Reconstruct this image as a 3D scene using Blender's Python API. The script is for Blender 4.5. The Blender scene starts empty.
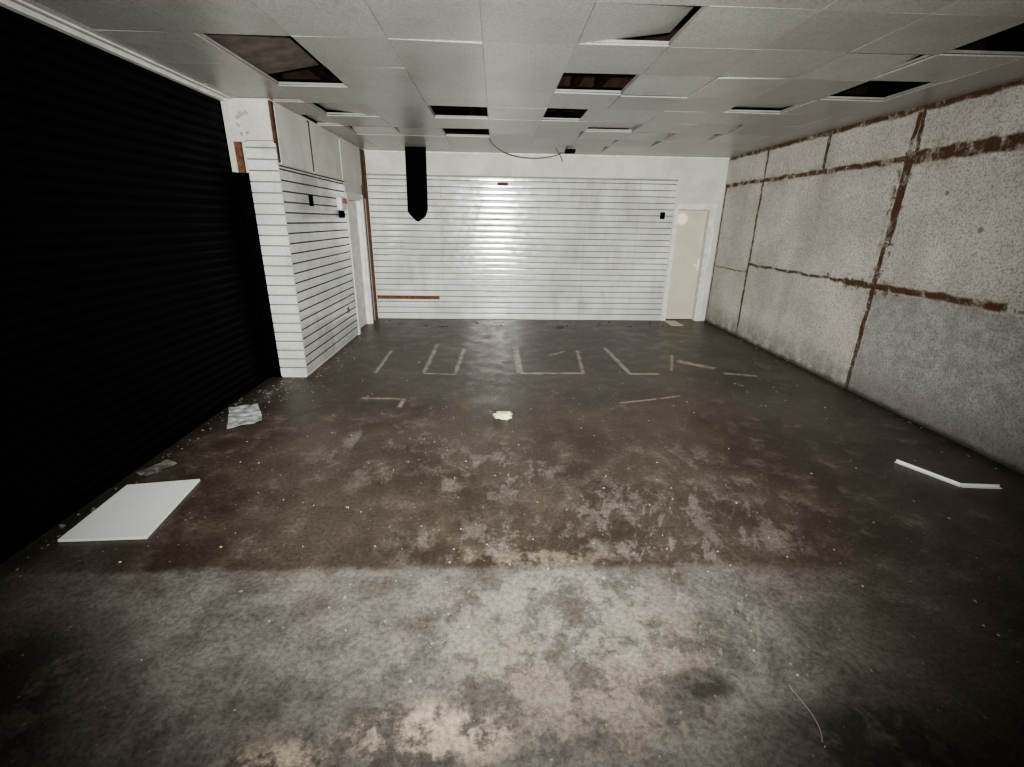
import bpy, bmesh, math, random
from mathutils import Vector, Matrix, noise
random.seed(7)
SC=bpy.context.scene.collection
XL,XR,XS,YP,YB,ZC,YF=-2.1275,3.862,-2.562,5.0,8.323,2.733,-2.6

# ---------------------------------------------------------------- node helpers
class N:
    def __init__(s,name):
        s.m=bpy.data.materials.new(name);s.m.use_nodes=True;s.t=s.m.node_tree
        s.b=s.t.nodes['Principled BSDF'];s.tc=s.t.nodes.new('ShaderNodeTexCoord').outputs['Object']
    def link(s,a,b): s.t.links.new(a,b)
    def put(s,sock,v):
        if isinstance(v,bpy.types.NodeSocket): s.link(v,sock)
        elif isinstance(v,(tuple,list)) and len(v)==3 and sock.type=='RGBA': sock.default_value=(*v,1)
        else: sock.default_value=v
    def math(s,op,a,b=0.0,c=0.0,clamp=False):
        n=s.t.nodes.new('ShaderNodeMath');n.operation=op;n.use_clamp=clamp
        s.put(n.inputs[0],a);s.put(n.inputs[1],b);s.put(n.inputs[2],c);return n.outputs[0]
    def xyz(s,v=None):
        n=s.t.nodes.new('ShaderNodeSeparateXYZ');s.link(v if v is not None else s.tc,n.inputs[0]);return n.outputs
    def scaled(s,sc,v=None,rz=0):
        n=s.t.nodes.new('ShaderNodeMapping')
        src=v if v is not None else s.tc
        if rz:
            r=s.t.nodes.new('ShaderNodeMapping');s.link(src,r.inputs[0]);r.inputs['Rotation'].default_value=(0,0,rz);src=r.outputs[0]
        s.link(src,n.inputs[0]);n.inputs['Scale'].default_value=sc;return n.outputs[0]
    def noise(s,scale,detail=3,rough=.55,dist=0,v=None,col=False):
        n=s.t.nodes.new('ShaderNodeTexNoise');s.link(v if v is not None else s.tc,n.inputs['Vector'])
        n.inputs['Scale'].default_value=scale;n.inputs['Detail'].default_value=detail;n.inputs['Roughness'].default_value=rough;n.inputs['Distortion'].default_value=dist
        return n.outputs['Color' if col else 'Fac']
    def voro(s,scale,v=None):
        n=s.t.nodes.new('ShaderNodeTexVoronoi');s.link(v if v is not None else s.tc,n.inputs['Vector']);n.inputs['Scale'].default_value=scale;return n.outputs
    def step(s,v,lo,hi,a=0.,b=1.):
        n=s.t.nodes.new('ShaderNodeMapRange');n.interpolation_type='SMOOTHSTEP';s.put(n.inputs[0],v)
        n.inputs[1].default_value=lo;n.inputs[2].default_value=hi;n.inputs[3].default_value=a;n.inputs[4].default_value=b;return n.outputs[0]
    def mix(s,f,a,b,mode='MIX'):
        n=s.t.nodes.new('ShaderNodeMix');n.data_type='RGBA';n.blend_type=mode
        s.put(n.inputs[0],f);s.put(n.inputs[6],a);s.put(n.inputs[7],b);return n.outputs[2]
    def bump(s,h,st=.3,d=.01):
        n=s.t.nodes.new('ShaderNodeBump');n.inputs['Strength'].default_value=st;n.inputs['Distance'].default_value=d
        s.link(h,n.inputs['Height']);s.link(n.outputs[0],s.b.inputs['Normal'])
    def wobble(s,amp,scale):
        c=s.noise(scale,3,.6,col=True)
        a=s.t.nodes.new('ShaderNodeVectorMath');a.operation='SUBTRACT';s.link(c,a.inputs[0]);a.inputs[1].default_value=(.5,.5,.5)
        b=s.t.nodes.new('ShaderNodeVectorMath');b.operation='SCALE';s.link(a.outputs[0],b.inputs[0]);b.inputs['Scale'].default_value=amp
        d=s.t.nodes.new('ShaderNodeVectorMath');d.operation='ADD';s.link(s.tc,d.inputs[0]);s.link(b.outputs[0],d.inputs[1]);return d.outputs[0]
    def seg(s,uv,p,q,w,soft=.01):
        (u0,v0),(u1,v1)=p,q;L=math.hypot(u1-u0,v1-v0);c,sn=(u1-u0)/L,(v1-v0)/L;mu,mv=(u0+u1)/2,(v0+v1)/2
        du=s.math('SUBTRACT',uv[0],mu);dv=s.math('SUBTRACT',uv[1],mv)
        al=s.math('ADD',s.math('MULTIPLY',du,c),s.math('MULTIPLY',dv,sn))
        ac=s.math('SUBTRACT',s.math('MULTIPLY',dv,c),s.math('MULTIPLY',du,sn))
        a=s.math('SUBTRACT',s.math('ABSOLUTE',al),L/2);b=s.math('SUBTRACT',s.math('ABSOLUTE',ac),w)
        return s.step(s.math('MAXIMUM',a,b),-soft,soft,1,0)
    def ell(s,uv,c,r,soft=1.0):
        a=s.math('DIVIDE',s.math('SUBTRACT',uv[0],c[0]),r[0]);b=s.math('DIVIDE',s.math('SUBTRACT',uv[1],c[1]),r[1])
        d=s.math('SQRT',s.math('ADD',s.math('MULTIPLY',a,a),s.math('MULTIPLY',b,b)))
        return s.step(d,1-soft*.5,1+soft*.5,1,0)
    def union(s,l):
        r=l[0]
        for x in l[1:]: r=s.math('MAXIMUM',r,x)
        return r
    def out(s,col,rough=.6,spec=.3,metal=0):
        s.put(s.b.inputs['Base Color'],col);s.put(s.b.inputs['Roughness'],rough);s.b.inputs['Specular IOR Level'].default_value=spec;s.b.inputs['Metallic'].default_value=metal
        return s.m

def simple(name,col,rough=.6,var=.25,scale=6,spec=.3,metal=0,bump=0):
    n=N(name);f=n.step(n.noise(scale,5,.6),.3,.7)
    c=n.mix(f,tuple(x*(1-var) for x in col),col)
    if bump: n.bump(n.noise(scale*8,4,.6),bump)
    return n.out(c,rough,spec,metal)

# ---------------------------------------------------------------- mesh helpers
def mesh_obj(name,verts,faces,mats,midx=None,parent=None,smooth=False):
    me=bpy.data.meshes.new(name);me.from_pydata([tuple(v) for v in verts],[],faces);me.update()
    for m in mats: me.materials.append(m)
    if midx: me.polygons.foreach_set('material_index',midx)
    if smooth: me.polygons.foreach_set('use_smooth',[True]*len(faces))
    bm=bmesh.new();bm.from_mesh(me);bmesh.ops.recalc_face_normals(bm,faces=bm.faces);bm.to_mesh(me);bm.free()
    o=bpy.data.objects.new(name,me);SC.objects.link(o)
    if parent: o.parent=parent
    return o
class MB:
    def __init__(s): s.v=[];s.f=[];s.mi=[]
    def box(s,x0,x1,y0,y1,z0,z1,mi=0,M=None):
        b=len(s.v);p=[Vector((x,y,z)) for z in (z0,z1) for y in (y0,y1) for x in (x0,x1)]
        if M is not None: p=[M@q for q in p]
        s.v+=p
        for f in ((0,2,3,1),(4,5,7,6),(0,1,5,4),(2,6,7,3),(0,4,6,2),(1,3,7,5)): s.f.append(tuple(b+i for i in f));s.mi.append(mi)
    def prism(s,prof,axis,a,b,mi=0,cap=True):
        o=len(s.v);n=len(prof)
        for t in (a,b):
            for u,z in prof: s.v.append(Vector((t,u,z)) if axis=='x' else Vector((u,t,z)))
        for i in range(n):
            j=(i+1)%n;s.f.append((o+i,o+j,o+n+j,o+n+i));s.mi.append(mi)
        if cap: s.f.append(tuple(o+i for i in range(n)));s.f.append(tuple(o+n+i for i in reversed(range(n))));s.mi+=[mi,mi]
    def make(s,name,mats,parent=None,bevel=0,smooth=False):
        o=mesh_obj(name,s.v,s.f,mats,s.mi,parent,smooth)
        if bevel:
            m=o.modifiers.new('b','BEVEL');m.width=bevel;m.segments=2;m.limit_method='ANGLE'
        return o
def empty(name,loc=(0,0,0)):
    e=bpy.data.objects.new(name,None);SC.objects.link(e);e.empty_display_size=.1;return e
def curve(name,pts,r,mat,parent=None):
    c=bpy.data.curves.new(name,'CURVE');c.dimensions='3D';c.bevel_depth=r;c.bevel_resolution=2
    sp=c.splines.new('NURBS');sp.points.add(len(pts)-1);sp.use_endpoint_u=True;sp.order_u=4
    for i,p in enumerate(pts): sp.points[i].co=(*p,1)
    c.materials.append(mat);o=bpy.data.objects.new(name,c);SC.objects.link(o)
    if parent:o.parent=parent
    return o

# ---------------------------------------------------------------- materials
def floor_mat():
    n=N('floor_worn_adhesive');W=n.wobble(.10,5);uv=n.xyz(W);U=n.xyz()
    big=n.noise(1.1,5,.6);mid=n.noise(4.5,8,.72);fine=n.noise(45,6,.8);st=n.noise(3.0,8,.75,v=n.scaled((1.5,1,1)))
    strk=n.noise(3.0,6,.7,v=n.scaled((3.5,.8,1),rz=math.radians(28)))
    dark=n.mix(n.step(big,.35,.65),(.055,.040,.030),(.100,.080,.063))
    dark=n.mix(n.step(mid,.45,.7),dark,(.135,.110,.090))
    light=n.mix(n.step(mid,.35,.65),(.140,.125,.110),(.255,.235,.212))
    light=n.mix(n.step(big,.52,.70),light,(.15,.132,.115))
    light=n.mix(n.math('MULTIPLY',n.step(strk,.55,.62),n.ell(uv,(.75,1.75),(.55,.5))),light,(.32,.295,.26))
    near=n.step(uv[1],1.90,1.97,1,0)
    near=n.math('MULTIPLY',near,n.step(U[0],1.0,2.1,1,.1))  # right side darkened: torch beam's edge falloff painted into the floor colour
    near=n.math('MULTIPLY',near,n.step(U[0],-2.5,-1.5,.4,1))  # left side dimmed in the colour too, for the beam's edge
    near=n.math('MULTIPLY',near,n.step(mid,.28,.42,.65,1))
    reg=n.union([n.ell(uv,(.95,2.25),(.75,.65)),n.ell(uv,(.2,2.1),(.7,.3)),n.ell(uv,(-.9,3.3),(.5,.5)),n.ell(uv,(.0,3.0),(.5,.5)),n.ell(uv,(1.4,2.6),(.5,.7))])
    wn=n.math('MAXIMUM',n.step(st,.51,.58),n.math('MULTIPLY',n.step(strk,.53,.60),n.ell(uv,(1.15,2.35),(.7,.5))))
    worn=n.math('MULTIPLY',reg,wn)
    worn2=n.math('MULTIPLY',n.step(mid,.58,.66),.3)
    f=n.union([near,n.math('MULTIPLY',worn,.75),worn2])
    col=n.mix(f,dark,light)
    br=n.math('MULTIPLY',n.union([n.ell(uv,(-.22,1.12),(.26,.10)),n.ell(uv,(-.72,1.0),(.16,.10)),n.math('MULTIPLY',n.ell(uv,(.2,2.0),(.35,.06)),.25),n.math('MULTIPLY',n.ell(uv,(.3,1.5),(.6,.4)),.25)]),n.step(mid,.44,.54))
    col=n.mix(br,col,(.62,.53,.42))
    dk=n.math('MULTIPLY',n.union([n.ell(uv,(1.35,1.05),(.32,.16)),n.ell(uv,(.80,1.27),(.12,.06)),n.ell(uv,(-1.9,1.2),(.4,.4))]),n.step(mid,.40,.54))
    col=n.mix(n.math('MULTIPLY',dk,.8),col,(.022,.018,.014))
    S=[((-1.42,6.15),(-1.40,5.16)),((-.84,6.5),(-.84,5.17)),((-.84,5.15),(-.47,5.12)),((-.47,5.12),(-.44,6.25)),((.28,6.35),(.29,5.18)),((.29,5.17),(1.04,5.18)),((1.04,5.18),(1.14,6.2)),
       ((1.56,6.35),(1.60,5.16)),((1.60,5.16),(1.95,5.16)),((2.41,6.0),(2.15,5.3)),((2.38,5.72),(2.72,5.38)),((-1.34,4.36),(-.91,4.33)),((-.91,4.33),(-.92,4.12)),((1.24,4.23),(1.92,4.43)),((.72,5.95),(.95,6.15)),((2.75,5.2),(3.1,5.1))]
    w=[.02,.022,.018,.022,.038,.034,.022,.026,.03,.015,.06,.018,.018,.014,.015,.03]
    uv2=n.xyz(n.wobble(.04,9))
    m=n.union([n.seg(uv2,a,b,ww,.016) for (a,b),ww in zip(S,w)])
    m=n.math('MULTIPLY',m,n.step(n.noise(7,6,.75),.36,.54,.2,1))
    col=n.mix(n.math('MULTIPLY',m,.85),col,(.44,.39,.32))
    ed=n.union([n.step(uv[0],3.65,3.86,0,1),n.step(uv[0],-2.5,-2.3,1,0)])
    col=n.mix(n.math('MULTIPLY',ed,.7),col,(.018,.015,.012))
    v=n.voro(26);sp=n.math('MULTIPLY',n.step(v['Distance'],.10,.17,1,0),n.step(n.xyz(v['Color'])[0],.86,.88))
    col=n.mix(n.math('MULTIPLY',sp,.5),col,(.42,.38,.32))
    col=n.mix(n.step(fine,.38,.60,.42,0),col,(.012,.010,.008))
    n.bump(n.math('ADD',n.math('MULTIPLY',fine,.5),mid),.35,.01)
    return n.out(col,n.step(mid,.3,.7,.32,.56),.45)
def right_mat():
    n=N('wall_board_torn_joints');W=n.wobble(.06,6);p=n.xyz(W);uv=(p[1],p[2])
    big=n.noise(1.5,5,.6);st=n.noise(60,4,.8);mid=n.noise(9,5,.65)
    c=n.mix(n.step(big,.3,.7),(.42,.408,.365),(.56,.548,.50))
    c=n.mix(n.step(mid,.55,.75,0,.35),c,(.36,.345,.30))
    c=n.mix(n.step(n.noise(1.0,5,.6,v=n.scaled((1,1.6,.6))),.5,.72,0,.5),c,(.31,.30,.265))
    low=n.math('MULTIPLY',n.step(p[1],4.60,4.64,1,0),n.step(p[2],1.07,1.10,1,0))
    grey=n.mix(n.step(mid,.35,.65),(.28,.278,.27),(.38,.375,.36))
    c=n.mix(low,c,grey)
    c=n.mix(n.step(st,.38,.55,.6,0),c,(.12,.115,.10))
    brown=n.mix(n.noise(14,4,.6),(.04,.021,.012),(.13,.064,.032))
    L=[((8.3,2.30),(3.9,2.30),.026),((4.7,2.31),(2.2,2.31),.055),((7.14,2.7),(7.14,.0),.022),((5.87,2.7),(5.87,2.28),.026),((4.66,2.68),(4.66,.0),.026),((4.64,2.3),(4.64,1.55),.042),((4.62,2.7),(4.58,2.3),.02),
       ((7.14,1.12),(5.1,1.12),.016),((5.1,1.12),(3.36,1.13),.030),((3.3,1.12),(1,1.12),.012),((8.3,2.72),(2,2.72),.03),((8.27,2.3),(8.27,0),.02),((3.3,2.7),(3.3,2.3),.02),((8.2,1.0),(7.14,1.0),.008)]
    seam=n.union([n.seg(uv,a,b,w,.012) for a,b,w in L])
    halo=n.union([n.seg(uv,a,b,w*2.2,.05) for a,b,w in (L[0],L[1],L[4],L[8],L[2])])
    c=n.mix(n.math('MULTIPLY',halo,n.step(n.noise(11,5,.7),.42,.62,0,.5)),c,(.22,.16,.11))
    m=n.math('MULTIPLY',seam,n.step(n.noise(6,5,.75),.36,.53,.15,1))
    c=n.mix(m,c,brown)
    spm=n.union([n.seg(uv,(5.4,1.14),(4.3,1.1),.07,.05),n.seg(uv,(4.66,2.2),(4.62,1.0),.09,.05)])
    c=n.mix(n.math('MULTIPLY',n.math('MULTIPLY',spm,n.step(n.noise(18,4,.6),.52,.60)),.85),c,brown)
    nails=n.union([n.ell(uv,(y,z),(.022,.02),.6) for y,z in ((3.75,1.68),(4.15,1.98))])
    c=n.mix(n.math('MULTIPLY',nails,.6),c,brown)
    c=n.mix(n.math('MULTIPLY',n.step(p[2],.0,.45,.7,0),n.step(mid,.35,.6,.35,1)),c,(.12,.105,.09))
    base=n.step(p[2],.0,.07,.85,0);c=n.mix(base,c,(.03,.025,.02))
    n.bump(n.math('ADD',st,n.math('MULTIPLY',m,-2)),.7,.01)
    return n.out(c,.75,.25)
def plaster(name,a,b,stv=.25):
    n=N(name);c=n.mix(n.step(n.noise(2.5,5,.6),.3,.7),a,b);st=n.noise(80,4,.75)
    c=n.mix(n.step(st,.38,.58,stv,0),c,tuple(x*.3 for x in a));n.bump(st,.3,.004);return n.out(c,.7,.3)
def slat_mat(name='slatwall_laminate',z0=.01,k=1.0):
    n=N(name);c=n.mix(n.step(n.noise(1.3,5,.6),.35,.7),(.62*k,.63*k,.605*k),(.45*k,.458*k,.44*k))
    c=n.mix(n.step(n.noise(2.2,6,.7,v=n.scaled((1.4,1.4,.45))),.46,.70,0,.6),c,(.33,.325,.29))
    c=n.mix(n.step(n.noise(60,4,.75),.38,.58,.22,0),c,(.15,.15,.14))
    fr=n.math('SUBTRACT',n.math('FRACT',n.math('DIVIDE',n.math('SUBTRACT',n.xyz()[2],z0),.1)),.5)
    h=n.math('MULTIPLY',n.math('MULTIPLY',fr,fr),-4)
    h=n.math('ADD',h,n.math('MULTIPLY',n.noise(2.5,2,.5),1.0))
    n.bump(h,1.0,.0024)
    return n.out(c,n.step(n.noise(9,4,.6),.3,.7,.11,.2),1.0)
def ceil_mat():
    n=N('ceiling_tile_board');a=n.t.nodes.new('ShaderNodeAttribute');a.attribute_name='tone';f=a.outputs['Fac']
    c=n.mix(f,(.33,.33,.30),(.43,.43,.395))
    c=n.mix(n.step(n.noise(1.6,6,.65),.48,.72,0,.5),c,(.24,.235,.20))
    st=n.noise(70,4,.75);c=n.mix(n.step(st,.38,.56,.42,0),c,(.12,.12,.105));n.bump(n.math('ADD',st,n.math('MULTIPLY',n.noise(3,2,.5),3)),.3,.006)
    return n.out(c,.31,.55)
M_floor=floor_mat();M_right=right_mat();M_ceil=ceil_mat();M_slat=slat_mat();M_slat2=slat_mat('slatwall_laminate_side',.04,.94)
M_white=plaster('wall_white_paint',(.46,.45,.41),(.58,.57,.53))
M_cream=simple('door_cream_gloss',(.50,.47,.38),.4,.12,3,.4)
M_frame=simple('painted_trim_white',(.64,.63,.59),.5,.25,9)
M_groove=simple('slat_groove_grey_brown',(.10,.095,.085),.8)
M_groove3=simple('slat_groove_dark',(.05,.045,.042),.8)
M_groove2=simple('slat_groove_grey',(.18,.17,.155),.8)
M_black=simple('shutter_black_steel',(.0014,.0013,.0024),.6,.4,5,.08)
M_blk=simple('black_matt',(.0015,.0015,.0015),.9,.3,8,.04)
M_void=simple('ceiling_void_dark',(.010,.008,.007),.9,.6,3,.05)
M_joist=simple('ceiling_joist_timber',(.030,.018,.012),.9,.6,5,.1)
M_wood=simple('exposed_brown_wood',(.10,.05,.027),.7,.6,14,bump=.3)
M_rust=simple('rust_brown_adhesive',(.15,.075,.04),.8,.6,20,bump=.4)
M_tile=simple('loose_white_tile',(.72,.75,.72),.6,.07,3)
M_paper=simple('crumpled_paper_white',(.50,.54,.53),.6,.55,18)
M_rag=simple('yellowed_rag',(.92,.88,.66),.7,.25,18)
M_grey=simple('grey_dust_debris',(.20,.19,.17),.8,.6,20)
M_chip=simple('plaster_chips',(.48,.44,.37),.8,.5,3)
M_red=simple('red_box_plastic',(.22,.05,.04),.5,.3,20)
M_metal=simple('white_metal_trim',(.85,.85,.83),.35,.1,8,.5)
M_cable=simple('cable_grey',(.12,.11,.10),.6)

# ---------------------------------------------------------------- shell
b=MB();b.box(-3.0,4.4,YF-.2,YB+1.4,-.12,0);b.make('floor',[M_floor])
ZT=3.15;ZW=ZC+.012
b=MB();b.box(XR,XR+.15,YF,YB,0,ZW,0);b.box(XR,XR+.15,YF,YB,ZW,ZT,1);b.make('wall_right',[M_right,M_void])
DX0,DX1,DZ=3.10,3.70,1.95
b=MB();b.box(-2.9,DX0,YB,YB+.15,0,ZW);b.box(DX1,XR+.15,YB,YB+.15,0,ZW);b.box(DX0,DX1,YB,YB+.15,DZ,ZW);b.box(-2.9,XR+.15,YB,YB+.15,ZW,ZT,1);b.make('wall_back',[M_white,M_void])
b=MB();b.box(XS-.3,XR+.15,YF-.15,YF,0,ZT);b.make('wall_front',[M_white])
LY0,LY1=7.12,7.86
b=MB();b.box(XL-.15,XL,YP+.03,LY0,0,ZW);b.box(XL-.15,XL,LY1,YB,0,ZW);b.box(XL-.15,XL,LY0,LY1,1.98,ZW);b.box(XL-.15,XL,YP+.03,YB,ZW,ZT,1)
b.box(-2.56,XL-.15,YP+.03,YP+.2,0,ZW);b.box(-2.56,XL-.15,YP+.03,YP+.2,ZW,ZT,1);b.make('wall_left',[M_white,M_void])
b=MB();b.box(XS-.35,XS-.25,YF,YP+.2,0,ZT);b.make('wall_left_opening',[M_blk])
# ---------------------------------------------------------------- ceiling
G=.58;gx0,gy0=-.085,2.80
holes={(-3,1),(-3,2),(1,2),(-1,4),(-1,6),(1,4),(5,2),(5,0)}
lift={(1,0):('L',.075),(4,1):('N',.06),(-3,4):('R',.06),(3,6):('N',.09),(4,6):('N',.07),(4,3):('F',.05),(4,5):('N',.06),(-3,6):('N',.12),(-2,6):('N',.06),(1,8):('N',.08),(2,8):('N',.07),(3,7):('N',.05),(1,6):('N',.05),(2,5):('F',.04),(-2,3):('F',-.012),(2,3):('N',-.014),(0,1):('F',-.01),(3,2):('R',-.012),(-1,1):('L',-.01),(2,7):('N',.05),(-4,5):('R',.05)}
b=MB();tones=[]
for i in range(-5,8):
    for j in range(-10,10):
        x0=gx0+G*i;y0=gy0+G*j;x1=x0+G;y1=y0+G
        x0=max(x0,XS+.02);x1=min(x1,XR);y0=max(y0,YF);y1=min(y1,YB)
        if y0<YP<y1 and x0<XL: y1=YP
        if y0>=YP-.2: x0=max(x0,XL)
        if x1-x0<.04 or y1-y0<.04: continue
        if (i,j)==(1,4): x0=.90
        elif (i,j) in holes: continue
        g=.0012;M=Matrix.Rotation(random.uniform(-.006,.006),4,'X')@Matrix.Rotation(random.uniform(-.006,.006),4,'Y')
        c=Vector(((x0+x1)/2,(y0+y1)/2,ZC+random.uniform(0,.003)))
        if (i,j) in lift:
            k,h=lift[(i,j)];a=math.atan(h/G)
            M=Matrix.Rotation(-a,4,'Y') if k=='L' else Matrix.Rotation(a,4,'Y') if k=='R' else Matrix.Rotation(-a,4,'X') if k=='N' else Matrix.Rotation(a,4,'X')
            c.z+=abs(h)/2 if h>0 else h/2
        b.box(-(x1-x0)/2+g,(x1-x0)/2-g,-(y1-y0)/2+g,(y1-y0)/2-g,0,.010,0,Matrix.Translation(c)@M)
        tones+=[random.uniform(0,1)]*8
o=b.make('ceiling',[M_ceil]);at=o.data.attributes.new('tone','FLOAT','POINT');at.data.foreach_set('value',tones)
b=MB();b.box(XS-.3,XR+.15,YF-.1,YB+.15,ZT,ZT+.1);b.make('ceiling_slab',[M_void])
b=MB()
for i in range(-4,8):
    x=gx0+G*i
    if x<XR: b.box(x-.008,x+.008,YF,YB if x>XL else YP,ZC+.014,ZC+.03)
for j in range(-9,10):
    y=gy0+G*j
    if y<YB:
        if j==2: b.box(gx0-2*G,XR,y-.008,y+.008,ZC+.014,ZC+.03);b.box(XS+.02,gx0-3*G,y-.008,y+.008,ZC+.014,ZC+.03)
        else: b.box(XS+.02 if y<YP else XL,XR,y-.008,y+.008,ZC+.014,ZC+.03)
b.make('ceiling_grid',[simple('ceiling_grid_metal',(.30,.29,.27),.6)])
b=MB()
for x in (-1.66,.78,1.02,-.3,3.05,2.4): b.box(x-.03,x+.03,YF,YB,2.96,3.06)
for y in (3.1,4.22,5.45,6.6): b.box(XL,XR,y-.025,y+.025,3.0,3.1)
b.make('ceiling_joists',[M_joist])
b=MB();b.box(-.23,.23,-.5,.5,0,.012,0,Matrix.Translation((-1.66,3.92,2.82))@Matrix.Rotation(math.radians(-10),4,'Y'));b.make('displaced_board',[simple('stained_board',(.15,.125,.105),.8,.5,6)])
b=MB();b.box(XS+.0,XS+.05,YF,YP,ZC-.03,ZC);b.box(XS+.09,XS+.115,YF,YP,ZC-.012,ZC);b.make('trim_1',[M_frame])
b=MB();b.box(XL,XR,YB-.025,YB,ZC-.03,ZC-.002);b.make('trim_2',[M_frame])

# ---------------------------------------------------------------- slatwall
def slat_profile(z0,z1,front,back,pitch=.1,gap=.012,depth=.009):
    pts=[(back,z0),(front,z0)];z=z0
    while z+pitch<z1-.01:
        z+=pitch
        d=front+(depth if back>front else -depth)
        pts+=[(front,z-gap/2),(d,z-gap/2),(d,z+gap/2),(front,z+gap/2)]
    pts+=[(front,z1),(back,z1)];return pts
def slat_prism(b,axis,a,c,z0,z1,front,back,mi=0,gm=1,pitch=.1,gap=.013):
    P=slat_profile(z0,z1,front,back,pitch,gap);n=len(P)
    b.prism(P,axis,a,c,mi)
    base=len(b.f)-n-2
    i=2
    while i+3<n-1:
        for q in (i,i+1,i+2): b.mi[base+q]=gm
        i+=4
root=empty('slatwall_back')
b=MB();xs=[XL+.02,-.92,.30,1.52,2.42,3.03]
for s,(a,c) in enumerate(zip(xs[:-1],xs[1:])):
    slat_prism(b,'x',a+.0015,c-.0015,.01,2.36,YB-.022-.001*(s%2),YB-.001)
b.make('slat_boards',[M_slat,M_groove],root)
b=MB();b.box(XL+.02,3.04,YB-.028,YB-.001,2.362,2.385);b.make('top_capping',[simple('capping_grey',(.25,.23,.20),.6)],root)
b=MB();b.box(XL+.03,-1.0,YB-.03,YB-.021,.355,.41);b.make('exposed_strip',[M_rust],root)
b=MB();b.box(.02,.20,YB-.03,YB-.021,2.235,2.29);b.make('missing_slat_patch',[M_rust],root)
root=empty('slatwall_left')
b=MB()
for a,c in ((YP+.0,6.02),(6.023,7.04)): slat_prism(b,'y',a,c,.04,2.16,XL+.02,XL+.001,gap=.015)
b.make('slat_boards',[M_slat2,M_groove3],root)
b=MB();b.box(XL,XL+.018,YP,LY0-.06,2.168,2.178);b.make('joint_line',[M_groove3],root)
b=MB()
for a,c in ((YP+.09,5.92),(5.97,7.0),(7.03,8.0)): b.box(XL,XL+.014,a,c,2.19,2.70)
b.make('upper_boards',[M_white],root)
b=MB();b.box(XL,XL+.02,YP-.0,YP+.06,2.2,2.72);b.box(XL,XL+.016,5.925,5.96,2.2,2.72);b.box(XL,XL+.012,8.03,8.3,2.0,2.72);b.make('brown_seams',[M_wood],root)
b=MB();b.box(XL,XL+.03,8.17,8.24,.0,2.65);b.box(XL,XL+.02,7.98,8.02,.0,2.3);b.make('timber_studs',[M_wood],root)
root=empty('slatwall_pier')
b=MB();slat_prism(b,'x',-2.395,XL+.02,.02,2.36,YP-.02,YP-.001);b.make('slat_boards',[M_slat,M_groove2],root)
b=MB();b.box(-2.56,-2.385,YP+.0,YP+.029,2.37,2.73);b.box(-2.41,XL+.0,YP-.01,YP+.029,2.385,2.73);b.box(-2.555,-2.50,YP-.012,YP+.029,2.1,2.73);b.box(-2.395,XL,YP,YP+.029,0,2.38);b.make('top_boards',[M_white],root)
b=MB();b.box(-2.50,-2.44,YP-.006,YP+.029,2.1,2.37);b.make('brown_patch',[M_rust],root)
b=MB()
for k in range(7):
    x=random.uniform(-2.5,-2.3);z=random.uniform(2.40,2.62);r=random.uniform(.015,.035)
    b.box(-r,r,-.003,.003,-r*.7,r*.7,0,Matrix.Translation((x,YP-.018,z))@Matrix.Rotation(random.uniform(0,3),4,'Y')@Matrix.Rotation(.2,4,'X'))
b.make('peeled_paint',[simple('peeled_greenish_plaster',(.42,.43,.36),.8,.4,12)],root)

# ---------------------------------------------------------------- roller shutter
root=empty('roller_shutter')
prof=[];z=.03;p=.078
while z<ZC-.04:
    for k in range(6):
        t=k/6;prof.append((XS+.014*math.sin(math.pi*t)-.004,z+t*(p-.010)))
    prof+= [(XS-.008,z+p-.010),(XS-.008,z+p-.003)]
    z+=p
prof=prof+[(XS-.03,z),(XS-.03,.03)]
b=MB();b.prism(prof,'y',YF+.01,YP-.04,0,False);b.make('curtain_laths',[M_black],root)
b=MB();b.box(XS-.03,XS+.03,YF+.01,YP-.04,0,.05);b.make('bottom_rail',[M_black],root)
b=MB();b.box(XS-.05,XS+.045,YP-.05,YP,0,2.10);b.box(XS-.05,-2.397,YP-.002,YP+.029,0,2.10);b.box(XS-.05,XS-.01,YP-.06,YP+.029,2.1,2.72);b.make('guide_channel',[M_blk],root)

# ---------------------------------------------------------------- doors
def door_panel(parent,axis,a0,a1,z1,plane,mat):
    b=MB()
    if axis=='x': b.box(a0,a1,plane,plane+.04,.01,z1)
    else: b.box(plane-.04,plane,a0,a1,.01,z1)
    b.make('leaf',[mat],parent,.003)
d=empty('door_1')
door_panel(d,'x',DX0+.035,DX1-.035,DZ-.035,YB+.10,M_cream)
b=MB();b.box(DX0,DX0+.03,YB,YB+.15,0,DZ-.03);b.box(DX1-.03,DX1,YB,YB+.15,0,DZ-.03);b.box(DX0,DX1,YB,YB+.15,DZ-.03,DZ)
b.box(DX0-.055,DX0+.005,YB-.018,YB-.001,0,DZ-.005);b.box(DX1-.005,DX1+.075,YB-.018,YB-.001,0,DZ-.005);b.box(DX0-.055,DX1+.075,YB-.018,YB-.001,DZ-.005,DZ+.065);b.make('frame',[M_frame],d)
b=MB();b.box(DX1-.16,DX1-.06,YB+.075,YB+.10,.98,1.0);b.box(DX1-.075,DX1-.055,YB+.09,YB+.10,.9,1.1);b.make('lever_handle',[M_metal],d,.003)
me=bpy.data.meshes.new('round_plate');bm=bmesh.new();bmesh.ops.create_cone(bm,cap_ends=True,segments=24,radius1=.1,radius2=.09,depth=.012);bm.to_mesh(me);bm.free();me.materials.append(simple('round_plate_cream',(.95,.86,.62),.4,.1,8))
o=bpy.data.objects.new('round_plate',me);SC.objects.link(o);o.rotation_euler=(math.pi/2,0,0);o.location=(3.24,YB+.093,1.77);o.parent=d
d=empty('door_2')
door_panel(d,'y',LY0+.035,LY1-.035,1.945,XL-.06,M_frame)
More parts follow.
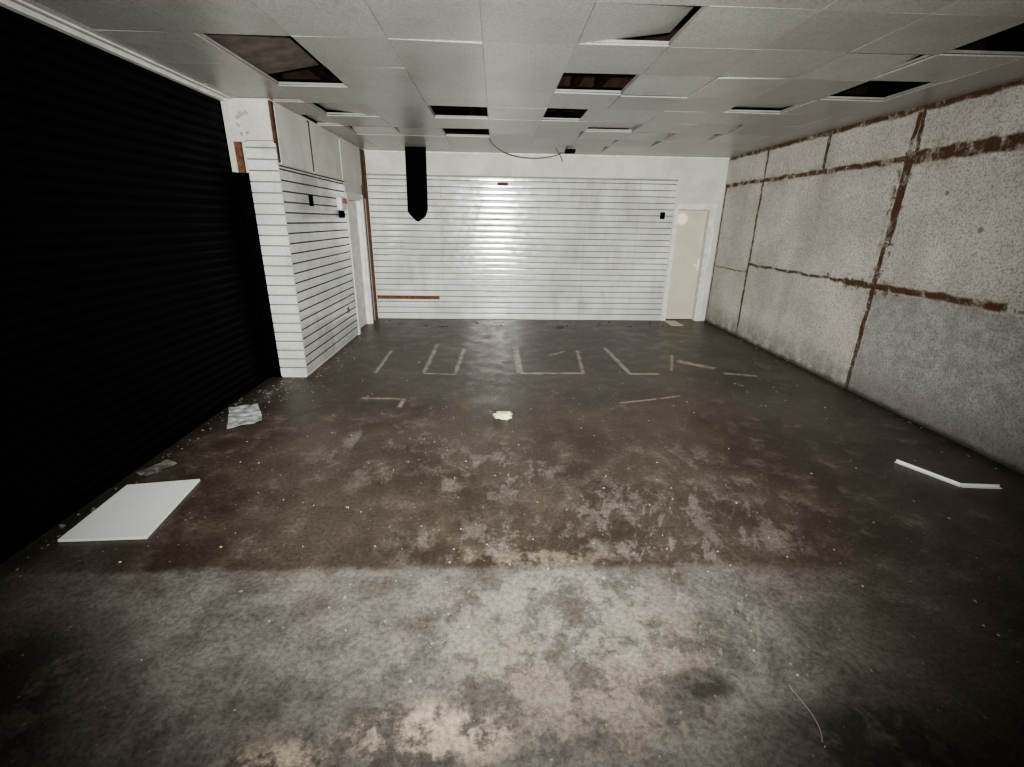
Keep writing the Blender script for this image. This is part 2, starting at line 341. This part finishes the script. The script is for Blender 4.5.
b=MB();b.box(XL-.15,XL,LY0,LY0+.03,0,1.95);b.box(XL-.15,XL,LY1-.03,LY1,0,1.95);b.box(XL-.15,XL,LY0,LY1,1.95,1.98)
b.box(XL+.001,XL+.03,LY0-.07,LY0+.005,0,1.975);b.box(XL+.001,XL+.03,LY1-.005,LY1+.06,0,1.975);b.box(XL+.001,XL+.03,LY0-.07,LY1+.06,1.975,2.04);b.make('frame',[M_frame],d)

# ---------------------------------------------------------------- fittings
b=MB();b.box(2.80,2.88,YB-.045,YB-.023,1.76,1.87);b.make('light_switch',[M_blk],None,.004)
b=MB();b.box(XL+.02,XL+.035,5.66,5.76,1.82,1.94);b.make('light_switch',[M_blk],None,.004)
root=empty('alarm_box')
b=MB();b.box(XL+.02,XL+.09,6.62,6.84,1.80,1.96);b.make('case',[M_frame],root,.006)
b=MB();b.box(XL+.09,XL+.10,6.64,6.82,1.88,1.94);b.make('cover',[M_red],root,.003)
b=MB();b.box(XL+.02,XL+.06,6.66,6.80,1.70,1.79);b.make('terminal',[M_blk],root,.003)
b=MB();b.box(XL+.02,XL+.026,6.60,6.68,.42,.50);b.make('wall_sticker',[M_red])
pts=[(-.155,0),(-.165,-.93),(-.13,-.98),(-.04,-1.07),(.0,-1.08),(.11,-1.00),(.15,-.90),(.16,0)]
b=MB();n=len(pts)
for yy in (0,.05):
    for x,z in pts: b.v.append(Vector((-1.235+x,7.86+yy,ZC+.01+z)))
for i in range(n): b.f.append((i,(i+1)%n,n+(i+1)%n,n+i));b.mi.append(0)
b.f+= [tuple(range(n)),tuple(reversed(range(n,2*n)))];b.mi+=[0,0]
b.make('hanging_black_banner',[M_blk],None,.008)
curve('hanging_cable',[(-.12,6.9,ZC+.02),(-.05,7.15,ZC-.05),(.1,7.4,ZC-.12),(.45,7.6,ZC-.16),(.85,7.7,ZC-.13),(1.1,7.75,ZC-.02),(1.15,7.78,ZC+.03)],.006,M_cable)
curve('hanging_cable',[(.9,7.78,ZC+.02),(1.0,7.8,ZC-.10),(1.02,7.8,ZC-.16)],.007,M_cable)
curve('hanging_cable',[(1.05,4.45,2.95),(1.0,4.3,2.80),(.85,4.2,2.78),(.7,4.3,2.9)],.006,M_cable)
b=MB();b.box(1.05,1.2,7.72,7.84,ZC-.05,ZC);b.make('junction_box',[M_blk],None,.005)

# ---------------------------------------------------------------- loose things on the floor
def sheet(name,quad,mat,amp=.02,n=14,thick=.002,seed=0,fs=9,z0=.004):
    v=[];f=[];q=[Vector((*p,0)) for p in quad]
    for j in range(n+1):
        for i in range(n+1):
            s,t=i/n,j/n;p=q[0]*(1-s)*(1-t)+q[1]*s*(1-t)+q[2]*s*t+q[3]*(1-s)*t
            h=abs(noise.noise(Vector((p.x*fs+seed,p.y*fs,seed))))*amp*2;d=noise.noise_vector(Vector((p.x*6,p.y*6,seed+3)))*amp*.8
            v.append(Vector((p.x+d.x,p.y+d.y,z0+h)))
    for j in range(n):
        for i in range(n): a=j*(n+1)+i;f.append((a,a+1,a+n+2,a+n+1))
    o=mesh_obj(name,v,f,[mat]);m=o.modifiers.new('s','SOLIDIFY');m.thickness=thick;m.offset=1;return o
b=MB()
Q=[(-2.39,2.17),(-1.93,2.19),(-2.00,2.80),(-2.43,2.73)]
for z in (.002,.018):
    for x,y in Q: b.v.append(Vector((x,y,z)))
b.f=[(0,3,2,1),(4,5,6,7),(0,1,5,4),(1,2,6,5),(2,3,7,6),(3,0,4,7)];b.mi=[0]*6
b.make('ceiling_tile_fallen',[M_tile],None,.002)
sheet('crumpled_paper',[(-2.50,4.09),(-2.27,4.18),(-2.04,3.78),(-2.26,3.62)],M_paper,.014,seed=4)
sheet('torn_plastic_scrap',[(-2.50,2.90),(-2.40,3.08),(-2.30,3.02),(-2.38,2.84)],M_grey,.02,seed=9)
me=bpy.data.meshes.new('crumpled_rag');bm=bmesh.new();bmesh.ops.create_icosphere(bm,subdivisions=4,radius=1)
for v in bm.verts:
    k=1+.55*noise.noise(v.co*1.7)+.25*noise.noise(v.co*4.5)
    v.co=Vector((v.co.x*.085*k,v.co.y*.06*k,max(0,.028+v.co.z*.03*k)))
for f in bm.faces:f.smooth=True
bm.to_mesh(me);bm.free();me.materials.append(M_rag);o=bpy.data.objects.new('crumpled_rag',me);o.location=(.08,3.86,0);SC.objects.link(o)
def strip(name,pts,w,mat):
    b=MB()
    for (p,q) in zip(pts[:-1],pts[1:]):
        p,q=Vector((*p,0)),Vector((*q,0));d=q-p;M=Matrix.Translation(p)@Matrix.Rotation(math.atan2(d.y,d.x),4,'Z')
        b.box(0,d.length,-w,w,.002,.006,0,M);b.box(0,d.length,w-.004,w,.002,.022,0,M)
    return b.make(name,[mat])
strip('metal_trim_strip',[(3.06,3.03),(3.235,2.68),(3.50,2.66)],.014,M_metal)
curve('string_offcut',[(1.15,1.27,.003),(1.16,1.2,.003),(1.19,1.13,.003),(1.14,1.06,.003)],.0014,M_chip)
def chips(name,pts,mat,smin,smax,flat=.5,pw=1):
    b=MB()
    for x,y in pts:
        s=smin+(smax-smin)*random.random()**pw;a=random.uniform(.6,1.4)
        o=len(b.v);m=random.choice((4,5,6));r=[random.uniform(.6,1.1) for _ in range(m)];ph=random.uniform(0,6)
        for z in (0,1):
            for k in range(m):
                t=ph+k*2*math.pi/m;q=(1 if z==0 else .8)*r[k]*s
                b.v.append(Vector((x+math.cos(t)*q*a,y+math.sin(t)*q/a,.0005+z*s*flat)))
        for k in range(m): b.f.append((o+k,o+(k+1)%m,o+m+(k+1)%m,o+m+k));b.mi.append(0)
        b.f+=[tuple(o+k for k in reversed(range(m))),tuple(o+m+k for k in range(m))];b.mi+=[0,0]
    return b.make(name,[mat])
P=[(random.uniform(-2.1,3.6),random.uniform(.8,7.2)) for _ in range(850)]
P+=[(random.gauss(.3,.7),random.gauss(1.7,.6)) for _ in range(330)]
P+=[(random.gauss(-.2,1.2),random.gauss(3.6,1.0)) for _ in range(160)]
chips('plaster_chips',[(x,y) for x,y in P if -2.1<x<3.6 and .5<y<7.2],M_chip,.0016,.0085,pw=4)
P=[(random.uniform(-2.40,-2.15) if random.random()<.6 else random.gauss(-2.0,.12),random.gauss(4.6,.22)) for _ in range(130)]
P=[(x,y) for x,y in P if y<4.95]+[(random.uniform(-2.09,-1.95),random.uniform(5.,7.0)) for _ in range(60)]+[(random.uniform(-2.51,-2.4),random.uniform(1.6,4.6)) for _ in range(80)]
chips('rubble_chips',P,M_grey,.004,.014,pw=2)
chips('rubble_chips',[(random.uniform(3.7,3.84),random.uniform(1.5,8)) for _ in range(80)],M_grey,.004,.010)
chips('dark_debris',[(1.1+random.gauss(0,.05),7.7+random.gauss(0,.05)) for _ in range(12)]+[(-.93+random.gauss(0,.05),7.63+random.gauss(0,.05)) for _ in range(7)]+[(random.uniform(-2,3),random.uniform(7.7,8.2)) for _ in range(22)],simple('dark_debris_mat',(.03,.025,.02),.8,.5,20),.008,.02)
b=MB();b.box(3.08,3.3,YB-.45,YB-.02,.001,.006);b.make('threshold_board',[M_cream])

# ---------------------------------------------------------------- camera
pitch,yaw,roll,f=.3397,.038,.0158,461.29
cp,sp,cy,sy=math.cos(pitch),math.sin(pitch),math.cos(yaw),math.sin(yaw)
F=Vector((sy*cp,cy*cp,-sp));R=Vector((cy,-sy,0));U=R.cross(F)
R2=R*math.cos(roll)+U*math.sin(roll);U2=-R*math.sin(roll)+U*math.cos(roll)
cd=bpy.data.cameras.new('camera');cd.sensor_width=36;cd.lens=f/1024*36;cd.clip_start=.02
cam=bpy.data.objects.new('camera',cd);SC.objects.link(cam)
M=Matrix((R2,U2,-F)).transposed().to_4x4();M.translation=Vector((0,0,1.7));cam.matrix_world=M
bpy.context.scene.camera=cam
try: bpy.context.scene.view_settings.look='AgX - Medium High Contrast'
except Exception: pass
# ---------------------------------------------------------------- light: handheld torch
def spot(name,loc,aim,power,angle,blend,rad,fall='Linear',col=(1,.97,.92)):
    l=bpy.data.lights.new(name,'SPOT');l.energy=power;l.spot_size=math.radians(angle);l.spot_blend=blend;l.shadow_soft_size=rad;l.color=col
    l.use_nodes=True;t=l.node_tree;e=t.nodes['Emission'];fo=t.nodes.new('ShaderNodeLightFalloff');fo.inputs['Strength'].default_value=1
    t.links.new(fo.outputs[fall],e.inputs['Strength'])
    o=bpy.data.objects.new(name,l);o.location=loc;o.rotation_euler=(Vector(aim)-Vector(loc)).to_track_quat('-Z','Y').to_euler();SC.objects.link(o);return o
spot('torch_light',(.04,0.0,1.78),(.08,5,.88),375,123,1.0,.03,col=(1,.985,.95))
w=bpy.data.worlds.new('w');bpy.context.scene.world=w;w.use_nodes=True;w.node_tree.nodes['Background'].inputs[0].default_value=(0,0,0,1)
